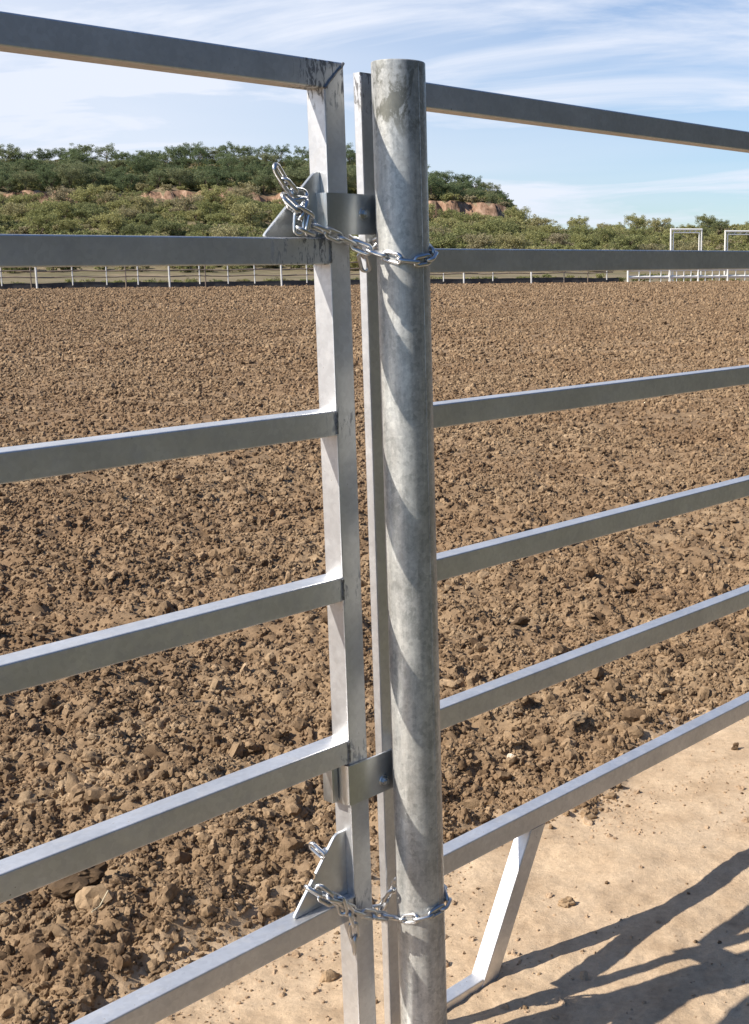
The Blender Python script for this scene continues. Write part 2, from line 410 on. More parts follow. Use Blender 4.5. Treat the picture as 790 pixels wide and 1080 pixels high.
# ------------------------------------------------------------------ ground sheets
def make_ground():
    rr = [0.0, 0.5, 0.9]
    r = 1.25
    while r < 8: rr.append(r); r *= 1.0034
    while r < 40: rr.append(r); r *= 1.0052
    while r < 165: rr.append(r); r *= 1.008
    while r < 420: rr.append(r); r *= 1.0065
    while r < 1500: rr.append(r); r *= 1.12
    rr = np.array(rr)
    a0, a1 = R(-38), R(24)             # angle from +Y, positive to the right
    fine = np.linspace(a0, a1, 330)
    coarse = np.linspace(a1, a0 + 2 * math.pi, 64)[1:-1]
    ang = np.concatenate([fine, coarse]); na = len(ang)
    Rg, Ag = np.meshgrid(rr[1:], ang, indexing='ij')
    X = Rg * np.sin(Ag); Y = Rg * np.cos(Ag)
    # tiny jitter so that no pattern of rings shows
    J = 0.35
    dr = np.gradient(rr)[1:][:, None]
    isf = (np.arange(na) < 329) & (np.arange(na) > 0)
    X = X + (RNG.random(X.shape) - .5) * dr * J * isf; Y = Y + (RNG.random(X.shape) - .5) * dr * J * isf
    Z = height(X, Y)
    V = np.concatenate([[[0, 0, float(height(np.array([0.]), np.array([0.]))[0])]], np.stack([X, Y, Z], -1).reshape(-1, 3)])
    nr = len(rr) - 1
    i = np.arange(nr - 1)[:, None]; j = np.arange(na)[None, :]; jn = (j + 1) % na
    F = np.stack([1 + i*na + j, 1 + i*na + jn, 1 + (i+1)*na + jn, 1 + (i+1)*na + j], -1).reshape(-1, 4)[:, ::-1]
    C = V[F].mean(1)
    soil = soil_w(V[:, 0], V[:, 1])
    fq = fence_q(C[:, 0], C[:, 1]) - tan_edge(C[:, 0], C[:, 1]); fr = far_q(C[:, 0], C[:, 1])
    kind = np.where(fr > 0.4, 2, np.where(fq < 0.03, 1, 0))
    for k, (nm, mat) in enumerate((('arena_soil', M_ground), ('dirt_path', M_ground), ('dry_field', M_field))):
        Fk = F[kind == k]
        used, inv = np.unique(Fk, return_inverse=True)
        me = bpy.data.meshes.new(nm)
        vs = V[used]; n = len(Fk)
        tri = None
        if k == 1:   # centre fan, under the camera
            ring = 1 + np.arange(na)
            allv = np.concatenate([[0], ring]); tri = np.stack([np.zeros(na, int), ring, 1 + (np.arange(na) + 1) % na], -1)[:, ::-1]
            mp = {int(u): q for q, u in enumerate(used)}
            extra = [a for a in allv if int(a) not in mp]
            for a in extra: mp[int(a)] = len(mp)
            vs = np.concatenate([vs, V[extra]]); used = np.concatenate([used, extra]).astype(int)
            tri = np.array([[mp[int(c)] for c in t] for t in tri])
        me.vertices.add(len(vs)); me.vertices.foreach_set('co', vs.astype(np.float32).ravel())
        loops = inv.reshape(-1).astype(np.int32); st = np.arange(n, dtype=np.int32) * 4
        if tri is not None:
            loops = np.concatenate([loops, tri.ravel().astype(np.int32)]); st = np.concatenate([st, n*4 + np.arange(len(tri), dtype=np.int32)*3])
        me.loops.add(len(loops)); me.loops.foreach_set('vertex_index', loops)
        me.polygons.add(len(st)); me.polygons.foreach_set('loop_start', st)
        me.update(calc_edges=True); me.validate()
        at = me.attributes.new('soil', 'FLOAT', 'POINT')
        at.data.foreach_set('value', soil[used].astype(np.float32))
        at = me.attributes.new('unseen_dark', 'FLOAT', 'POINT')
        ux, uy = V[used, 0], V[used, 1]
        tf = smooth(0.62, 0.95, -fence_q(ux, uy) + (fbm(ux * 2, uy * 2, 91, 3) - .5) * .5)  # mask of the near ground darkened out of view, for the reflections
        at.data.foreach_set('value', tf.astype(np.float32))
        o = link_mesh(nm, me, mat); tag(o, kind='structure')
make_ground()

# ------------------------------------------------------------------ clods of soil
def clod_mesh(name, seed, sub=2, amp=0.42):
    rg = np.random.default_rng(seed)
    bm = bmesh.new(); bmesh.ops.create_icosphere(bm, subdivisions=sub, radius=1.0)
    dirs = rg.normal(size=(17, 3)); dirs /= np.linalg.norm(dirs, axis=1)[:, None]
    lim = rg.uniform(0.55, 0.95, 17)
    sc = rg.uniform(0.68, 1.2, 3)
    lumps = [(lambda q: q / np.linalg.norm(q))(rg.normal(size=3)) for _ in range(7)]; lumps = [(q, rg.uniform(-.45, .55)) for q in lumps]
    for v in bm.verts:
        d = np.array(v.co); d /= np.linalg.norm(d)
        k = d @ dirs.T
        rad = 1.0
        for kk, l in zip(k, lim):
            if kk > 0.2: rad = min(rad, l / kk)          # flat broken faces
        rad *= 1 + amp * 0.9 * (rg.random() - .5)
        for (ld, la) in lumps:
            rad += la * max(0.0, float(d @ ld) - .72) * 3.2
        p = d * rad * sc
        v.co = Vector(p)
    co = np.array([v.co for v in bm.verts])
    nA = fbm(co[:, 0] * 2.6 + seed, co[:, 1] * 2.6 + co[:, 2] * 2.1, seed, 3) - .5
    nB = fbm(co[:, 2] * 6.5 + seed, co[:, 0] * 6.5 + co[:, 1] * 5, seed + 9, 2) - .5
    for v, a_, b_ in zip(bm.verts, nA, nB): v.co *= 1 + .42 * a_ + .26 * b_
    bmesh.ops.recalc_face_normals(bm, faces=bm.faces)
    me = bpy.data.meshes.new(name); bm.to_mesh(me); bm.free()
    me.shade_smooth(); me.set_sharp_from_angle(angle=R(33))
    me.materials.append(M_clod)
    return me
clod_src = bpy.data.collections.new('clod sources')
for i in range(12):
    o = bpy.data.objects.new('clod source %d' % i, clod_mesh('clod', 100 + i, 3, .17)); clod_src.objects.link(o)

def scatter(name, P, rot, scl, idx, coll, pale=None):
    me = bpy.data.meshes.new(name)
    me.vertices.add(len(P)); me.vertices.foreach_set('co', P.astype(np.float32).ravel())
    a = me.attributes.new('rot', 'FLOAT_VECTOR', 'POINT'); a.data.foreach_set('vector', rot.astype(np.float32).ravel())
    a = me.attributes.new('scl', 'FLOAT_VECTOR', 'POINT'); a.data.foreach_set('vector', scl.astype(np.float32).ravel())
    a = me.attributes.new('idx', 'INT', 'POINT'); a.data.foreach_set('value', idx.astype(np.int32))
    a = me.attributes.new('pale', 'FLOAT', 'POINT'); a.data.foreach_set('value', (np.zeros(len(P)) if pale is None else pale).astype(np.float32))
    me.update()
    o = bpy.data.objects.new(name, me); COL.objects.link(o)
    ng = bpy.data.node_groups.new(name, 'GeometryNodeTree')
    ng.interface.new_socket('Geometry', in_out='INPUT', socket_type='NodeSocketGeometry')
    ng.interface.new_socket('Geometry', in_out='OUTPUT', socket_type='NodeSocketGeometry')
    gi = ng.nodes.new('NodeGroupInput'); go = ng.nodes.new('NodeGroupOutput')
    ci = ng.nodes.new('GeometryNodeCollectionInfo'); ci.inputs['Collection'].default_value = coll
    ci.inputs['Separate Children'].default_value = True; ci.inputs['Reset Children'].default_value = True
    ip = ng.nodes.new('GeometryNodeInstanceOnPoints'); ip.inputs['Pick Instance'].default_value = True
    def na(nm, typ):
        n = ng.nodes.new('GeometryNodeInputNamedAttribute'); n.data_type = typ; n.inputs['Name'].default_value = nm
        return n.outputs['Attribute']
    ng.links.new(gi.outputs[0], ip.inputs['Points']); ng.links.new(ci.outputs[0], ip.inputs['Instance'])
    ng.links.new(na('idx', 'INT'), ip.inputs['Instance Index'])
    e2r = ng.nodes.new('FunctionNodeEulerToRotation'); ng.links.new(na('rot', 'FLOAT_VECTOR'), e2r.inputs[0])
    ng.links.new(e2r.outputs[0], ip.inputs['Rotation'])
    ng.links.new(na('scl', 'FLOAT_VECTOR'), ip.inputs['Scale'])
    ng.links.new(ip.outputs[0], go.inputs[0])
    md = o.modifiers.new('scatter', 'NODES'); md.node_group = ng
    return o
def wedge_points(r0, r1, dens):
    a0, a1 = R(-33), R(19)
    if r0 < 4: a0, a1 = R(-42), R(28)
    area = 0.5 * (a1 - a0) * (r1**2 - r0**2); n = int(area * dens)
    rad = np.sqrt(RNG.random(n) * (r1**2 - r0**2) + r0**2); an = a0 + RNG.random(n) * (a1 - a0)
    return rad * np.sin(an), rad * np.cos(an)
def soil_scatter():
    PX, PY, SZ = [], [], []
    #        r0   r1  per m2  smin  smax  power
    for (r0, r1, dens, s0, s1, pw) in (
        (1.6, 3.6, 9000, .003, .008, 1.6), (1.6, 5.0, 1800, .007, .018, 2.4), (1.6, 7, 170, .014, .034, 3.0), (1.6, 6, 8, .028, .044, 2.4),
        (3.6, 6.5, 4200, .004, .009, 1.8), (5.0, 10, 1100, .008, .019, 2.2), (6.5, 12, 1200, .006, .012, 2.0), (7, 14, 60, .018, .036, 2.6), (10, 20, 520, .011, .027, 2.4),
        (14, 24, 30, .025, .045, 2.5), (20, 45, 150, .018, .045, 2.2), (45, 100, 32, .032, .075, 2.0)):
        x, y = wedge_points(r0, r1, dens)
        u = RNG.random(len(x)); s = s0 + (s1 - s0) * u ** pw
        w = soil_w(x, y)
        patch = 0.55 + 1.0 * smooth(.35, .65, fbm(x * 1.1, y * 1.1, 77, 3))
        keep = (RNG.random(len(x)) < w * patch) & (far_q(x, y) < -0.2)
        PX.append(x[keep]); PY.append(y[keep]); SZ.append(s[keep])
    x = np.concatenate(PX); y = np.concatenate(PY); s = np.concatenate(SZ); n = len(x)
    z = height(x, y) + s * RNG.uniform(-0.28, 0.42, n)
    sc = s[:, None] * RNG.uniform(0.75, 1.3, (n, 3))
    o = scatter('soil_clods', np.stack([x, y, z], -1), RNG.uniform(0, 6.283, (n, 3)), sc, RNG.integers(0, 12, n), clod_src)
    tag(o, 'loose brown crumbs and small clods covering the tilled arena floor', 'soil', kind='stuff')
    # crumbs that strayed on to the hard tan strip
    PX, PY, SZ = [], [], []
    for (r0, r1, dens, s0, s1, pw) in ((1.6, 4.5, 3600, .0012, .0045, 2.4), (1.6, 7, 330, .004, .011, 3.0), (1.6, 7, 14, .012, .022, 2.6)):
        x, y = wedge_points(r0, r1, dens)
        u = RNG.random(len(x)); s = s0 + (s1 - s0) * u ** pw
        e = tan_edge(x, y) - fence_q(x, y)              # metres from the soil's edge
        prob = np.where(e > -0.15, 0.07 + 1.0 * np.exp(-np.clip(e, 0, 9) / 0.24), 0)
        prob = prob * (0.2 + 1.6 * smooth(.4, .65, fbm(x * 2.3, y * 2.3, 79, 3)))
        keep = RNG.random(len(x)) < prob
        PX.append(x[keep]); PY.append(y[keep]); SZ.append(s[keep])
    x = np.concatenate(PX); y = np.concatenate(PY); s = np.concatenate(SZ); n = len(x)
    z = height(x, y) + s * RNG.uniform(-0.1, 0.3, n)
    pale = (RNG.random(n) < 0.86) * RNG.uniform(0.5, 1.0, n)
    o = scatter('dirt_crumbs', np.stack([x, y, z], -1), RNG.uniform(0, 6.283, (n, 3)), s[:, None] * RNG.uniform(0.75, 1.3, (n, 3)), RNG.integers(0, 12, n), clod_src, pale)
    tag(o, 'scattered crumbs and grit on the hard tan strip under the rails', 'grit', kind='stuff')
soil_scatter()

def big_clod(name, px, py, size, seed, label, mat=None, squash=0.75, cat='clod', group=None, rz=0):
    p = on_ground(px, py, 0.02); hz = float(height(np.array([p.x]), np.array([p.y]))[0])
    me = clod_mesh(name, seed, 4, 0.10)
    co = np.empty(len(me.vertices) * 3, np.float32); me.vertices.foreach_get('co', co); co = co.reshape(-1, 3)
    n1 = fbm(co[:, 0] * 3 + seed, co[:, 1] * 3 + co[:, 2] * 2.3, seed, 4) - .5
    n2 = fbm(co[:, 2] * 8 + seed, co[:, 0] * 8 + co[:, 1] * 6, seed + 9, 2) - .5
    co *= (1 + 0.40 * n1 + 0.16 * n2)[:, None]
    co *= np.array([size, size * .8, size * squash]); me.vertices.foreach_set('co', co.ravel()); me.update()
    if mat: me.materials.clear(); me.materials.append(mat)
    o = link_mesh(name, me, None); o.location = (p.x, p.y, hz + size * squash * 0.35); o.rotation_euler = (0, 0, rz)
    tag(o, label, cat, group)
big_clod('soil_clod', 92, 948, .062, 301, 'large flat dark clod just below the second lowest gate rail at lower left', squash=.55, rz=.5)
big_clod('soil_clod', 44, 1000, .046, 302, 'brown clod at lower left in front of the widest flat clod', rz=1.0)
big_clod('soil_clod', 20, 1072, .052, 303, 'brown clod cut by the lower left corner of the view', rz=2.0)
big_clod('soil_clod', 133, 942, .034, 304, 'upright lumpy clod right beside the large flat dark clod', squash=1.0)
big_clod('soil_clod', 88, 1038, .030, 305, 'block shaped pale brown clod just above the lowest gate rail at far left', squash=.9)
big_clod('soil_clod', 190, 800, .050, 306, 'broad brown clod just above the second lowest gate rail left of centre', squash=.6, rz=.3)
big_clod('soil_clod', 122, 862, .036, 307, 'rounded clod above the second lowest gate rail, nearer the left edge', rz=.8)
big_clod('soil_clod', 290, 750, .044, 308, 'flattish clod between the gate rails just left of the gate upright', squash=.5)
big_clod('soil_clod', 742, 690, .050, 309, 'pale rounded clod between the two lowest panel rails at the far right', squash=.6)
big_clod('soil_clod', 600, 772, .045, 310, 'brown clod just above the lowest panel rail, right of the white stone', squash=.6, rz=1.2)
big_clod('soil_clod', 598, 946, .020, 311, 'small dark crumbly clod on the hard tan dirt right of the leaning leg', squash=.8)
big_clod('soil_clod', 775, 786, .022, 312, 'small brown clod on hard tan dirt at the right edge', squash=.8)
big_clod('stone', 541, 804, .026, 320, 'pale stone lying on brown soil just above the lowest panel rail', M_stone, .7, 'stone', rz=.6)

def straw(pts, rad, label):
    P = []
    for (px, py, dz) in pts:
        p = on_ground(px, py, 0.03); P.append(p + Vector((0, 0, float(height(np.array([p.x]), np.array([p.y]))[0]) - 0.012 + dz)))
    bm = bmesh.new(); add_rod(bm, P, rad, 6); tag(bm_obj('straw', bm, M_straw), label, 'straw')
straw([(100, 1002, .012), (108, 992, .02), (117, 980, .022)], .0016, 'pale straw stalk leaning on clods above the lowest gate rail')
straw([(289, 822, .012), (296, 826, .016), (303, 834, .012)], .0013, 'short straw stalk just below the second lowest gate rail near the gate upright')

# ------------------------------------------------------------------ gate and panel
def build_section(root, tops, slopes, L, sgn, sz, dep, strip, label_rails=None):
    """local frame: x along the fence, y back, z up; sgn -1 extends to the left, +1 to the right"""
    st_w, st_d, st_b = strip
    x_in = 0.0 if sgn < 0 else st_w
    ztop = tops[0]
    # rails
    for i, (zt, sl) in enumerate(zip(tops, slopes)):
        bm = bmesh.new(); zc = zt - sz / 2
        if sgn < 0:
            A = (-L, dep/2, zc - sl * L); B = (0, dep/2, zc)
            if i == 0:
                B = (st_w/2, dep/2, zc); sweep_tube(bm, A, B, sz, dep, (0, 0, 1), m1=1.0, joints=((L - .01, 1.0, .055),))
            else:
                sweep_tube(bm, A, B, sz, dep, (0, 0, 1), joints=((L - .04, .85, .10) if i == 1 else (L, .52, .04),))
        else:
            A = (x_in, dep/2, zc); B = (L, dep/2, zc + sl * L)
            sweep_tube(bm, A, B, sz, dep, (0, 0, 1), joints=(0.02,))
        bm_obj('rail', bm, M_tube, root, angle=20)
    zb = min(st_b, -.03)
    js = [(tops[0] - sz/2 - zb, .9, .06)] + [(zt - sz/2 - zb, .55, .05) for zt in tops[1:]]
    bm = bmesh.new()
    if sgn < 0:      # near upright, mitred into the top rail
        sweep_tube(bm, (st_w/2, dep/2, zb), (st_w/2, dep/2, ztop - sz/2), st_w, dep, (1, 0, 0), m1=1.0, joints=js)
    else:
        sweep_tube(bm, (st_w/2, st_d/2, zb), (st_w/2, st_d/2, ztop), st_w, st_d, (1, 0, 0), rad=.003, joints=js[:1])
    bm_obj('upright', bm, M_tube, root, angle=20)
    # far upright
    bm = bmesh.new(); xf = sgn * L + sgn * sz / 2; zf = ztop + sgn * slopes[0] * L
    sweep_tube(bm, (xf, dep/2, zb), (xf, dep/2, zf), sz, dep, (1, 0, 0), joints=())
    bm_obj('upright', bm, M_tube, root, angle=20)
    # legs: runner on the ground and leaning leg up to the lowest rail, at both ends
    zl = tops[-1] - sz
    for (xa, dirn, zlow) in ((st_w if sgn > 0 else 0.0, sgn, zl), (sgn * L, -sgn, zl + sgn * slopes[-1] * L)):
        h = 0.042; zr = 0.012; xr = (0.0 if xa == st_w else xa) + dirn * 0.280; xt = xr + dirn * 0.552 * (zlow - zr)
        ang = math.atan2(xt - xr, zlow - zr); wl = sz / math.cos(ang)
        x0 = xr + dirn * wl / 2
        bm = bmesh.new(); sweep_tube(bm, (xa, dep/2, zr - h/2), (xr + dirn * .006, dep/2, zr - h/2), h, dep - .003, (0, 0, 1), joints=())
        bm_obj('runner', bm, M_tube, root, angle=20)
        bm = bmesh.new()
        m = math.tan(ang) * 1.0
        dx = -dirn * .552 * .034
        A = Vector((x0 + dx, dep/2, zr - .034)); B = Vector((x0 + (xt - xr), dep/2, zlow))
        sweep_tube(bm, A, B, sz, dep, (1, 0, 0), m0=m, m1=m, joints=((B - A).length,))
        bm_obj('leg', bm, M_tube, root, angle=20)
    # weld beads, one at each joint
    for i, zt in enumerate(tops if sgn < 0 else ()):
        bm = bmesh.new()
        if i > 0: pts = [(random.uniform(-.0006, .0006), -0.0004, zt - sz + .003 + (sz - .006) * k / 9) for k in range(10)]
        else: pts = [(st_w * k / 12 + random.uniform(-.0007, .0007), -.0004, zt - sz + sz * k / 12 + random.uniform(-.0007, .0007)) for k in range(13)]
        add_rod(bm, pts, .0026, 6, radii=[random.uniform(.0021, .0032) for _ in pts]); bm_obj('weld_bead', bm, M_fweld, root)

gate = empty('corral_gate', GO, math.pi/2 - GTH)
tag(gate, 'galvanised square tube gate with six rails left of the round post', 'gate')
build_section(gate, G_TOP, G_SL, 3.0, -1, S, 0.0459, (S, 0.0459, 0.02))
panel = empty('corral_fence', PO, math.pi/2 - PTH)
tag(panel, 'galvanised six rail fence panel with leaning leg right of the round post', 'fence panel')
build_section(panel, P_TOP, P_SL, 3.6, 1, 0.0460, 0.0401, (0.045, 0.0195, -0.02))

# corner gussets welded to the gate
def gusset(pA, pB, zc, y0, y1):
    bm = bmesh.new()
    a = gate_local(*pA, .022); b = gate_local(*pB, .022)
    c = Vector((0, 0, zc)); a.z = max(a.z, zc + .001) if False else zc
    b.x = min(b.x, -0.002)
    P = [Vector((a.x, 0, zc)), Vector((0.0, 0, zc)), Vector((0.0, 0, b.z)), Vector((b.x, 0, b.z))]
    hy = (P[3] - P[0]); L = hy.length; e = hy.normalized(); nrm = Vector((e.z, 0, -e.x))
    if nrm.x < 0: nrm = -nrm
    # rounded corners and a key slot in the long edge
    m = P[0] + e * L * .50; s = .0055; dpt = .017
    out = [P[0] + Vector((0, 0, 0)), P[1], P[2], P[3] + Vector((.004, 0, 0)), P[3] - e * .005 + nrm*.0005, P[3] - e * .010,
           m + e * s, m + e * s + nrm * dpt, m + nrm * (dpt + .004), m - e * s + nrm * dpt, m - e * s,
           P[0] + e * .010, P[0] + e * .004 + nrm * .001]
    out = [out[0] + Vector((.006, 0, 0))] + out[1:]
    v0 = [bm.verts.new((p.x, y0, p.z)) for p in out]; v1 = [bm.verts.new((p.x, y1, p.z)) for p in out]
    f0 = bm.faces.new(v0); f1 = bm.faces.new(v1[::-1])
    n = len(out)
    for i in range(n): bm.faces.new((v0[i], v1[i], v1[(i+1) % n], v0[(i+1) % n]))
    bmesh.ops.triangulate(bm, faces=[f0, f1])
    bmesh.ops.bevel(bm, geom=[ed for ed in bm.edges if ed.calc_face_angle(0) > .5], offset=.0008, segments=1, affect='EDGES')
    o = bm_obj('gusset', bm, M_plate, gate, angle=25)
    return m, P, nrm
gu_m, gu_P, gu_n = gusset((276, 247), (331, 181), G_TOP[1] + .0005, .019, .026)
gl_m, gl_P, gl_n = gusset((308, 967), (353, 880), G_TOP[5] + .0005, .019, .026)

# latch brackets: folded plate round gate upright and panel upright, with bolt
def bracket(z0, z1, label, bolt_px, tabs):
    r = empty('latch_bracket', gate_world((0, 0, z0)), math.pi/2 - GTH); tag(r, label, 'bracket')
    t = 0.004; x0, x1 = -0.0055, 0.150; yf = -0.0022; bd = 0.0075
    path = [(x0, .052)] if True else []
    # plan of the folded strip, outside line
    plan = [(x0, .056), (x0, yf + bd*.0 + .006), (x0 + .0018, yf + .0018), (x0 + .006, yf), (x1 - .006, yf), (x1 - .0018, yf + .0018), (x1, yf + .006), (x1, .075)]
    bm = bmesh.new(); h = z1 - z0; ro, ri = [], []
    for k, (x, y) in enumerate(plan):
        a = Vector(plan[max(k-1, 0)]); b = Vector(plan[min(k+1, len(plan)-1)]); d = (b - a).normalized(); nx, ny = -d.y, d.x
        # offset outwards (towards the front / outside)
        ox, oy = x + nx * -0.0, y + ny * -0.0
        ro.append((ox - nx * -t * 0 + (d.y) * t, oy - (d.x) * t)); ri.append((ox, oy))
    rows = []
    for z in (0, h):
        rows.append([bm.verts.new((x, y, z)) for x, y in ro]); rows.append([bm.verts.new((x, y, z)) for x, y in ri])
    o0, i0, o1, i1 = rows; n = len(plan)
    for k in range(n - 1):
        bm.faces.new((o0[k], o0[k+1], o1[k+1], o1[k])); bm.faces.new((i0[k], i1[k], i1[k+1], i0[k+1]))
        bm.faces.new((o1[k], o1[k+1], i1[k+1], i1[k])); bm.faces.new((o0[k], i0[k], i0[k+1], o0[k+1]))
    for k in (0, n-1): bm.faces.new((o0[k], o1[k], i1[k], i0[k]))
    bm_obj('plate', bm, M_plate, r, angle=30)
    bl = gate_local(*bolt_px, yf - t); z = bl.z - z0
    bm = bmesh.new()
    # washer and dome head
    for (rad, ya, yb, seg) in ((.0115, 0, -.0018, 20), (.0080, -.0018, -.0072, 6)):
        A = [bm.verts.new((bl.x + rad*math.cos(6.2832*k/seg), yf - t + ya, z + rad*math.sin(6.2832*k/seg))) for k in range(seg)]
        B = [bm.verts.new((bl.x + rad*.94*math.cos(6.2832*k/seg), yf - t + yb, z + rad*.94*math.sin(6.2832*k/seg))) for k in range(seg)]
        for k in range(seg): bm.faces.new((A[k], A[(k+1) % seg], B[(k+1) % seg], B[k]))
        bm.faces.new(B)
    add_rod(bm, [(bl.x, yf - t - .006, z), (bl.x, yf - t - .0105, z)], .0045, 10)
    bm_obj('bolt', bm, M_bolt, r, angle=30)
    if tabs:
        bm = bmesh.new(); add_box(bm, -0.026, -0.012, .020, .046, 0.004, h - .004, .001)
        add_box(bm, -0.012, -0.0098, .026, .040, 0.010, h - .010, .0006)
        bm_obj('lug', bm, M_plate, r)
    return r
bracket(1.5985, 1.6665, 'upper folded steel bracket joining gate upright and round post above the second rail', (384, 226), False)
bracket(.5715, .6480, 'lower folded steel bracket joining gate upright and round post beside the second lowest rail', (405, 823), True)

# ------------------------------------------------------------------ round post
def round_post():
    r = empty('round_post', POST); tag(r, 'thick round galvanised pipe post standing between gate and panel', 'post')
    bm = bmesh.new(); seg = 64; zt = 1.882; ri = POST_R - .0045
    prof = [(POST_R, -0.5), (POST_R, 0.0), (POST_R, .5), (POST_R, 1.0), (POST_R, 1.5), (POST_R, zt - .0015), (POST_R - .0012, zt), (ri + .001, zt), (ri, zt - .001), (ri, 0.8)]
    rows = [[bm.verts.new((rad * math.cos(6.283185*k/seg), rad * math.sin(6.283185*k/seg), z)) for k in range(seg)] for rad, z in prof]
    for a, b in zip(rows[:-1], rows[1:]):
        for k in range(seg): bm.faces.new((a[k], a[(k+1) % seg], b[(k+1) % seg], b[k]))
    bm_obj('pipe', bm, M_post, r, angle=30)
    # welded seam down the right front side
    bm = bmesh.new(); a = R(-36)
    pts = [((POST_R + .0002) * math.cos(a), (POST_R + .0002) * math.sin(a), z) for z in np.linspace(0, zt - .004, 60)]
    add_rod(bm, pts, .0006, 6); bm_obj('seam', bm, M_post, r)
round_post()

# ------------------------------------------------------------------ chains
def link_mesh_data():
    bm = bmesh.new(); w = .0036; hl, hw = .0108, .0073; pts = []
    for k in range(9):
        a = math.pi/2 - math.pi * k / 8; pts.append((hl + hw * math.cos(a), hw * math.sin(a), 0))
    for k in range(9):
        a = -math.pi/2 - math.pi * k / 8; pts.append((-hl + hw * math.cos(a), hw * math.sin(a), 0))
    add_rod(bm, pts, w, 8, closed=True)
    bmesh.ops.recalc_face_normals(bm, faces=bm.faces)
    me = bpy.data.meshes.new('link'); bm.to_mesh(me); bm.free(); me.shade_smooth(); me.materials.append(M_chain); return me
LINK = link_mesh_data(); PITCH_L = 2 * (.0108 + .0073) - .0072 + .0006
def place_links(root, pts, normals=None, phase=0, start=0.0, roll=0.0):
    """links along a polyline of world points; normals: outward direction per point"""
    P = [Vector(p) for p in pts]; Nn = [Vector(n).normalized() for n in normals]
    seg = [(P[i+1] - P[i]).length for i in range(len(P)-1)]; tot = sum(seg)
    def at(s):
        s = max(0, min(tot, s)); i = 0
        while i < len(seg) - 1 and s > seg[i]: s -= seg[i]; i += 1
        f = s / seg[i]; return P[i].lerp(P[i+1], f), Nn[i].lerp(Nn[i+1], f).normalized()
    n = max(1, int(round((tot - start) / PITCH_L))); k = 0
    for k in range(n):
        s0 = start + k * PITCH_L; s1 = s0 + PITCH_L
        if s1 > tot + .01: break
        a, na = at(s0); b, nb = at(s1)
        t = (b - a).normalized(); nr = (na + nb).normalized(); nr = (nr - t * nr.dot(t)).normalized()
        ang = roll + ((k + phase) % 2) * math.pi / 2 + random.uniform(-.22, .22)
        side = t.cross(nr); z = nr * math.cos(ang) + side * math.sin(ang); y = z.cross(t)
        c = (a + b) / 2
        m = Matrix(((t.x, y.x, z.x, c.x), (t.y, y.y, z.y, c.y), (t.z, y.z, z.z, c.z), (0, 0, 0, 1)))
        o = bpy.data.objects.new('link', LINK); COL.objects.link(o); o.parent = root
        o.matrix_parent_inverse = root.matrix_world.inverted(); o.matrix_world = m
def post_pt(px, py, off=.006):
    """point on the near side of the post under a pixel (cylinder of radius + off)"""
    q = ray(px, py); o = CAMP - POST; rad = POST_R + off
    A = q.x*q.x + q.y*q.y; B = o.x*q.x + o.y*q.y; Cc = o.x*o.x + o.y*o.y - rad*rad
    D = B*B - A*Cc
    t = (-B - math.sqrt(D)) / A if D > 0 else -B / A
    X = CAMP + q * t
    n = Vector((X.x - POST.x, X.y - POST.y, 0)).normalized()
    return Vector((POST.x, POST.y, X.z)) + n * rad, n
def gw(px, py, yo): return gate_world(gate_local(px, py, yo))
FRONT = -GB
def chain(label, runs):
    r = empty('chain', runs[0][0][0]); tag(r, label, 'chain'); bpy.context.view_layer.update()
    for pts, nrm, phase, roll in runs: place_links(r, pts, nrm, phase, 0.0, roll)
def around_back(zA, zB, a0, a1, n=10, off=.006):
    pts, nr = [], []
    for k in range(1, n):
        a = a0 + (a1 - a0) * k / n; z = zA + (zB - zA) * k / n
        nn = Vector((math.cos(a), math.sin(a), 0)); pts.append(Vector((POST.x, POST.y, z)) + nn * (POST_R + off)); nr.append(nn)
    return pts, nr
def loop_run(front_px, slot, post_px, z_back, z_end_px, hole):
    pts, nr = [], []
    for (px, py, yo) in slot: pts.append(gw(px, py, yo)); nr.append(FRONT)
    for (px, py) in post_px:
        p, n = post_pt(px, py); pts.append(p); nr.append(n)
    last = nr[-1]; a0 = math.atan2(last.y, last.x)
    b, bn = around_back(pts[-1].z, z_back, a0, a0 + R(150), 9); pts += b; nr += bn
    for (px, py, yo) in hole: pts.append(gw(px, py, yo)); nr.append(GB)
    return pts, nr
# lower chain
p1, n1 = loop_run(None, [(324, 936, .012), (338, 945, -.004), (356, 955, -.010), (386, 964, -.012)], [(409, 968), (430, 970), (452, 966), (466, 959), (472, 950)],   .392, None,
                  [(399, 963, .064), (376, 950, .068), (358, 915, .066), (345, 900, .050), (336, 897, .030)])
tail = [gw(352, 944, -.010), gw(361, 953, -.016), gw(371, 966, -.014), gw(374, 985, -.010), gw(374, 1006, -.008)]
knot = [gw(336, 936, -.006), gw(345, 946, -.016), gw(357, 944, -.018), gw(362, 962, -.020)]
stub = [gw(341, 903, .016), gw(333, 896, .030), gw(325, 888, .046)]
chain('lower zinc chain slung round the round post and hooked on the bottom gate gusset', [(p1, n1, 1, 0), (tail, [FRONT]*5, 1, .5), (knot, [FRONT]*4, 0, .8), (stub, [FRONT]*3, 1, .3)])
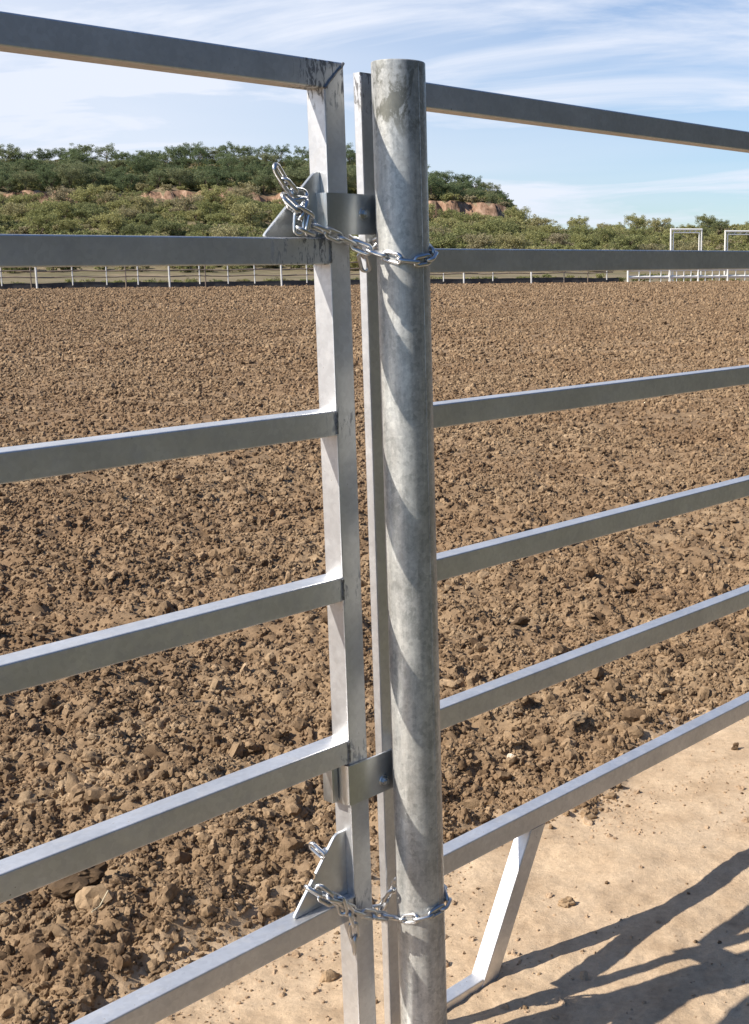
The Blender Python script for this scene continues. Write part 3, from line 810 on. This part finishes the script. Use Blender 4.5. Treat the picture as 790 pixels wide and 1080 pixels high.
# upper chain
p2, n2 = loop_run(None, [(303, 211, .012), (318, 226, -.004), (332, 240, -.010), (350, 247, -.012), (374, 258, -.014)], [(399, 268), (420, 273), (441, 276), (452, 274), (455, 270)], 1.60, None,
                  [(384, 262, .064), (352, 240, .066), (330, 222, .050), (320, 212, .030)])
tip = [gw(322, 205, -.004), gw(309, 203, -.010), gw(299, 190, -.014), gw(292, 178, -.016)]
bunch = [gw(306, 216, -.006), gw(322, 213, -.012), gw(318, 228, -.016), gw(309, 235, -.014), gw(322, 246, -.016), gw(336, 247, -.012)]
bunch2 = [gw(300, 207, -.010), gw(311, 219, -.020), gw(326, 226, -.020), gw(329, 241, -.018), gw(316, 246, -.016)]
drop = [gw(377, 257, -.006), gw(382, 268, .004), gw(386, 284, .012)]
chain('upper zinc chain round the post with loose links bunched on the top gusset', [(p2, n2, 1, 0), (tip, [FRONT]*4, 0, .2), (bunch, [FRONT]*6, 0, .4), (bunch2, [FRONT]*5, 1, .9), (drop, [FRONT]*3, 1, .6)])

# ------------------------------------------------------------------ far arena fence
def far_pt(px):
    """point on the far fence line under image column px"""
    q = ray(px, 300); d = Vector((q.x, q.y, 0))
    # CAM + d*t on line FA + FDIR*u
    t = (FA.dot(FN)) / d.dot(FN); return d * t
def far_fence():
    uend = (far_pt(658) - FA).dot(FDIR); ust = -9.0
    r = empty('pipe_fence', FA, math.atan2(FDIR.y, FDIR.x)); tag(r, 'long low pipe fence with pale posts along the far edge of the arena', 'fence')
    def gz(u):
        p = FA + FDIR * u; return float(height(np.array([p.x]), np.array([p.y]))[0])
    for (z, rad) in ((1.60, .045), (1.17, .045), (.78, .042)):
        bm = bmesh.new(); add_rod(bm, [(u, 0, z + .03 * math.sin(u * 1.7)) for u in np.arange(ust, uend, 1.0)], rad, 6); bm_obj('rail', bm, M_farpipe, r)
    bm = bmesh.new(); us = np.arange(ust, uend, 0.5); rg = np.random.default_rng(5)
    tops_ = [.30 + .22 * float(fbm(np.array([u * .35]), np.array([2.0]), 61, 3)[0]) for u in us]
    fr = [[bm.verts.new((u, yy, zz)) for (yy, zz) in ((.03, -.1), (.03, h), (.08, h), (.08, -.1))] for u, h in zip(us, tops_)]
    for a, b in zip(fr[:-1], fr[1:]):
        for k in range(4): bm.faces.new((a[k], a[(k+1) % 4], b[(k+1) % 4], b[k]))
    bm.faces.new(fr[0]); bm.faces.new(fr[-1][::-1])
    bm_obj('shade_strip', bm, M_dark, r, smooth=False)  # dark strip standing in for the shade under weeds along the fence
    tall = [39, 179, 297, 489, 560]; thin = [2, 77, 113, 146, 211, 241, 269, 324, 360, 420, 468, 520, 595, 640]; brown = [33, 133, 217, 385, 595, 620]
    us = [((far_pt(p) - FA).dot(FDIR), 't') for p in tall] + [((far_pt(p) - FA).dot(FDIR), 'n') for p in thin] + [((far_pt(p) - FA).dot(FDIR), 'b') for p in brown]
    us += [(u, 'n') for u in (-3, -5.5, -8)]
    for u, k in us:
        bm = bmesh.new(); rad = .062 if k == 't' else .042
        y0 = -.10 if k == 't' else .0
        add_rod(bm, [(u, y0, -.2 if k != 'n' else .25), (u, y0, 1.68)], rad, 8); bm_obj('post', bm, M_farpipe if k == 'b' else M_farzinc, r)
    # white painted fence that carries on to the right
    r2_ = empty('white_fence', FA + FDIR * (uend + .3), math.atan2(FDIR.y, FDIR.x)); tag(r2_, 'white painted pipe fence at the far right of the arena', 'fence')
    for z in (.42, .95, 1.50):
        bm = bmesh.new(); add_rod(bm, [(0, 0, z), (22, 0, z)], .12, 6); bm_obj('rail', bm, M_white, r2_)
    for i, u in enumerate([0.0, .9, 1.8, 2.7, 3.4, 4.0, 4.6, 5.2, 5.8, 6.4, 7.0, 7.6, 8.3, 9.0, 9.8, 10.6, 12, 13.6, 15.2, 16.8, 18.4, 20, 21.6]):
        bm = bmesh.new(); add_rod(bm, [(u, -.06, -.2), (u, -.06, 1.62)], .08 if i % 4 == 0 else .04, 8); bm_obj('post', bm, M_white, r2_)
far_fence()
def arch(px0, px1, ytop, label):
    a = far_pt(px0) * 1.03; b = far_pt(px1) * 1.03
    w = (b - a).length; top = at_depth((px0 + px1) / 2, ytop, (a.y + b.y) / 2).z
    r = empty('gate_frame', a, math.atan2((b - a).y, (b - a).x)); tag(r, label, 'gate frame')
    for x in (0, w):
        bm = bmesh.new(); sx = .20 if x == 0 else -.20
        add_rod(bm, [(x, 0, -.2), (x, 0, top)], .07, 8); add_rod(bm, [(x + sx, 0, -.2), (x + sx, 0, top - .22)], .05, 8)
        for z in (.8, 1.6, 2.4): add_rod(bm, [(x, 0, z), (x + sx, 0, z + .2)], .03, 6)
        bm_obj('post', bm, M_white, r)
    bm = bmesh.new(); add_rod(bm, [(-.05, 0, top), (w + .05, 0, top)], .075, 8); add_rod(bm, [(.2, 0, top - .24), (w - .2, 0, top - .24)], .05, 8)
    for k in range(5): add_rod(bm, [(.2 + (w - .4) * k / 5, 0, top - .24), (.2 + (w - .4) * (k + .5) / 5, 0, top)], .025, 6)
    bm_obj('crossbar', bm, M_white, r)
arch(707, 739, 242, 'white square gate frame above the far rail, the fully visible left one')
arch(764, 799, 244, 'white square gate frame above the far rail, cut by the right edge')

# ------------------------------------------------------------------ trees
def make_leaf(name, stops):
    m, t, b = new_mat(name)
    oi = N(t, 'ShaderNodeObjectInfo'); geo = N(t, 'ShaderNodeNewGeometry')
    rp = geo.outputs['Random Per Island']
    col = ramp(t, oi.outputs['Random'], stops).outputs[0]
    col = mixc(t, 1.0, col, ramp(t, rp, [(0.0, 0.70), (1.0, 1.30)]).outputs[0], 'MULTIPLY')
    t.links.new(col, b.inputs['Base Color']); b.inputs['Roughness'].default_value = 0.75; b.inputs['Specular IOR Level'].default_value = 0.2
    tr = N(t, 'ShaderNodeBsdfTranslucent'); t.links.new(col, tr.inputs['Color'])
    mx = N(t, 'ShaderNodeMixShader'); mx.inputs[0].default_value = 0.36
    out = t.nodes.get('Material Output')
    t.links.new(b.outputs[0], mx.inputs[1]); t.links.new(tr.outputs[0], mx.inputs[2]); t.links.new(mx.outputs[0], out.inputs['Surface'])
    return m
M_leaf_belt = make_leaf('olive leaves', [(0.0, (0.185, 0.200, 0.090)), (0.35, (0.280, 0.285, 0.115)), (0.7, (0.360, 0.340, 0.145)), (1.0, (0.345, 0.295, 0.185))])
M_leaf_dark = make_leaf('dark leaves', [(0.0, (0.120, 0.155, 0.075)), (0.5, (0.170, 0.210, 0.100)), (1.0, (0.235, 0.245, 0.130))])
M_leaf_grove = make_leaf('grove leaves', [(0.0, (0.040, 0.052, 0.036)), (1.0, (0.070, 0.080, 0.055))])  # extra dark, for the added trees that the steel mirrors
M_bark = plain('bark', (0.13, 0.10, 0.075), 0.9, 0, 0.4, 3)
def tree_meshes(seed, H, W, dens, leafmat):
    rg = np.random.default_rng(seed)
    bm = bmesh.new(); tips = []
    ns = rg.integers(2, 5)
    for s in range(ns):
        a = rg.uniform(0, 6.283); lean = rg.uniform(.15, .55) * W * .5
        p0 = Vector((rg.uniform(-.15, .15), rg.uniform(-.15, .15), -.3)); p1 = Vector((math.cos(a) * lean * .4, math.sin(a) * lean * .4, H * .28)); p2 = Vector((math.cos(a) * lean, math.sin(a) * lean, H * .6))
        add_rod(bm, [p0, p1, p2], .1, 6, radii=[.13, .09, .04])
        for k in range(5):
            b = a + rg.uniform(-1.6, 1.6); base = p1.lerp(p2, rg.uniform(.2, 1)); L = rg.uniform(.25, .5) * W
            q = base + Vector((math.cos(b) * L, math.sin(b) * L, rg.uniform(.05, .32) * H))
            add_rod(bm, [base, base.lerp(q, .5) + Vector((0, 0, .12)), q], .03, 5, radii=[.045, .03, .012]); tips.append(q)
    bmesh.ops.recalc_face_normals(bm, faces=bm.faces)
    tm = bpy.data.meshes.new('trunk'); bm.to_mesh(tm); bm.free(); tm.materials.append(M_bark); tm.shade_smooth()
    # crown: clumps of leaf sized faces
    V = []; nclump = int(52 * dens); cl = []
    for q in tips: cl.append((np.array(q), rg.uniform(.45, .95) * W * .17))
    while len(cl) < nclump + len(tips):
        a = rg.uniform(0, 6.283); el = rg.uniform(-.75, 1.0); rr = rg.uniform(.3, 1.0) ** .7
        c = np.array([math.cos(a) * W * .5 * rr * math.cos(el * 1.2), math.sin(a) * W * .5 * rr * math.cos(el * 1.2), H * .50 + H * .40 * rr * math.sin(el * 1.45)])
        c += rg.normal(size=3) * .25
        cl.append((c, rg.uniform(.4, 1.0) * W * .15))
    for c, rad in cl:
        n = int(75 * (rad / .7) ** 2 * 1.0) + 18
        d = rg.normal(size=(n, 3)); d /= np.linalg.norm(d, axis=1)[:, None]
        p = c + d * (rad * rg.random((n, 1)) ** .45) * np.array([1.15, 1.15, .8])
        t1 = rg.normal(size=(n, 3)); t1 /= np.linalg.norm(t1, axis=1)[:, None]
        t2 = np.cross(t1, rg.normal(size=(n, 3))); t2 /= np.linalg.norm(t2, axis=1)[:, None]
        s = rg.uniform(.06, .16, (n, 1))
        q = np.stack([p - t1*s, p + t2*s*.6, p + t1*s, p - t2*s*.6], 1); V.append(q)
    V = np.concatenate(V).reshape(-1, 3); V[:, 2] = np.maximum(V[:, 2], .12); n = len(V) // 4
    cm = bpy.data.meshes.new('crown'); cm.vertices.add(len(V)); cm.vertices.foreach_set('co', V.astype(np.float32).ravel())
    cm.loops.add(len(V)); cm.loops.foreach_set('vertex_index', np.arange(len(V), dtype=np.int32))
    cm.polygons.add(n); cm.polygons.foreach_set('loop_start', np.arange(n, dtype=np.int32) * 4); cm.update(calc_edges=True)
    cm.materials.append(leafmat)
    return tm, cm
belt_protos = [tree_meshes(40 + i, h, w, d, M_leaf_belt) for i, (h, w, d) in enumerate(((4.2, 5.2, 1.2), (4.8, 5.0, 1.1), (3.6, 5.4, 1.2), (5.4, 5.6, 1.3), (3.9, 4.2, .7)))]
top_protos = [tree_meshes(60 + i, h, w, d, M_leaf_dark) for i, (h, w, d) in enumerate(((6.0, 5.6, 1.2), (6.8, 6.2, 1.3), (5.2, 5.6, 1.2), (7.2, 5.4, .9)))]
def plant(proto, x, y, sc, name, label, group):
    z = float(terrain(np.array([x]), np.array([y]))[0]) - .1
    r = empty(name, (x, y, z), random.uniform(0, 6.283)); r.scale = (sc, sc, sc * random.uniform(.85, 1.12)); tag(r, label, 'tree', group)
    for nm, me in (('trunk', proto[0]), ('crown', proto[1])):
        o = bpy.data.objects.new(nm, me); COL.objects.link(o); o.parent = r
rgt = random.Random(3)
def belt():
    n = 0
    for row, y0 in enumerate((186, 203, 219, 234, 248, 261, 273)):
        half0, half1 = -.455 * y0 - 4, .180 * y0 + 4
        x = half0 + rgt.uniform(0, 5); step = 5.0 + .35 * row
        while x < half1:
            y = y0 + rgt.uniform(-6, 6)
            if not (row < 2 and rgt.random() < .35):
                sc = rgt.uniform(.74, 1.10) * (0.85 if row == 0 else 1)
                if x > -.026 * y + 6: sc *= .84
                plant(rgt.choice(belt_protos), x, y, sc, 'tree',
                      'olive green bushy tree among many on the low slope behind the far fence', 'olive trees on the slope behind the far fence'); n += 1
            x += step * rgt.uniform(.75, 1.3)
    return n
def mesa():
    n = 0
    for row, dy in enumerate((3.5, 11, 20, 30, 42)):
        y0 = 294 + dy; xr = -.026 * y0 - 1.5; x = -.46 * y0 - 3
        while x < xr:
            y = y0 + rgt.uniform(-3, 3)
            taper = min(1, .55 + (xr - x) / 30)
            plant(rgt.choice(top_protos), x, y, rgt.uniform(.72, 1.02) * taper, 'tree',
                  'dark green tree in the wood on top of the flat hill', 'dark trees on top of the hill'); n += 1
            x += rgt.uniform(3.7, 6.4)
    return n
nb = belt(); nm_ = mesa(); print('trees', nb, nm_)

# low scrub that fills the slope between the trees
scrub_src = bpy.data.collections.new('scrub sources')
for i in range(3):
    _, cm = tree_meshes(90 + i, 1.5, 2.2, .55, M_leaf_belt)
    scrub_src.objects.link(bpy.data.objects.new('scrub source %d' % i, cm))
def scrub():
    n = 5600; y = RNG.uniform(178, 362, n); x = y * RNG.uniform(-.47, .20, n)
    q = -.026 * y
    keep = ~((np.abs(y - 291) < 5) & (x < q + 3) & (RNG.random(n) > np.where(x > -45, .24, np.where(fbm(x * .07, x * 0, 71, 2) > .52, .15, .62)))) & ~((y > 300) & (x > q + 3)) & (RNG.random(n) < smooth(172, 205, y) * .9 + .1)
    x, y = x[keep], y[keep]; n = len(x); z = terrain(x, y) - .1
    sc = RNG.uniform(.5, 1.3, (n, 1)) * np.ones((1, 3))
    rot = np.zeros((n, 3)); rot[:, 2] = RNG.uniform(0, 6.283, n)
    o = scatter('scrub', np.stack([x, y, z], -1), rot, sc, RNG.integers(0, 3, n), scrub_src)
    tag(o, 'low olive scrub covering the slope and hilltop between the trees', 'scrub', kind='stuff')
    # weeds and tufts just beyond the far fence
    n = 900; u = RNG.uniform(-12, 75, n); v = .8 + 26 * RNG.random(n) ** 2
    x = FA.x + FDIR.x * u + FN.x * v; y = FA.y + FDIR.y * u + FN.y * v
    keep = RNG.random(n) < smooth(.45, .62, fbm(x * .25, y * .25, 55, 3)); x, y, v = x[keep], y[keep], v[keep]; n = len(x)
    sc = (RNG.uniform(.10, .36, (n, 1))) * np.ones((1, 3)); rot = np.zeros((n, 3)); rot[:, 2] = RNG.uniform(0, 6.283, n)
    o = scatter('weeds', np.stack([x, y, terrain(x, y) - .02], -1), rot, sc, RNG.integers(0, 3, n), scrub_src)
    tag(o, 'weeds and dry tufts growing beyond the far arena fence', 'weeds', kind='stuff')
scrub()

# trees added out of view on the right, to darken what the shaded steel mirrors
grove_src = bpy.data.collections.new('grove sources')
for i in range(3):
    _, cm = tree_meshes(120 + i, 6.5, 6.0, 1.6, M_leaf_grove); grove_src.objects.link(bpy.data.objects.new('grove source %d' % i, cm))
def added_grove():
    P = []
    for y0 in np.arange(-34, 22, 2.6):
        for dx in (0, 4.5): P.append((19 + 0.30 * (y0 + 6) * 0 + dx + random.uniform(-1, 1), y0 + random.uniform(-1, 1)))
    P = np.array([p for p in P if math.degrees(math.atan2(p[0], p[1])) > 33]); n = len(P)
    z = np.zeros(n) - .2
    rot = np.zeros((n, 3)); rot[:, 2] = RNG.uniform(0, 6.283, n)
    o = scatter('added_grove', np.column_stack([P, z]), rot, RNG.uniform(1.2, 1.7, (n, 1)) * np.ones((1, 3)), RNG.integers(0, 3, n), grove_src)
    tag(o, 'dark trees added out of view at right to darken reflections in the steel', 'trees', kind='stuff')
added_grove()
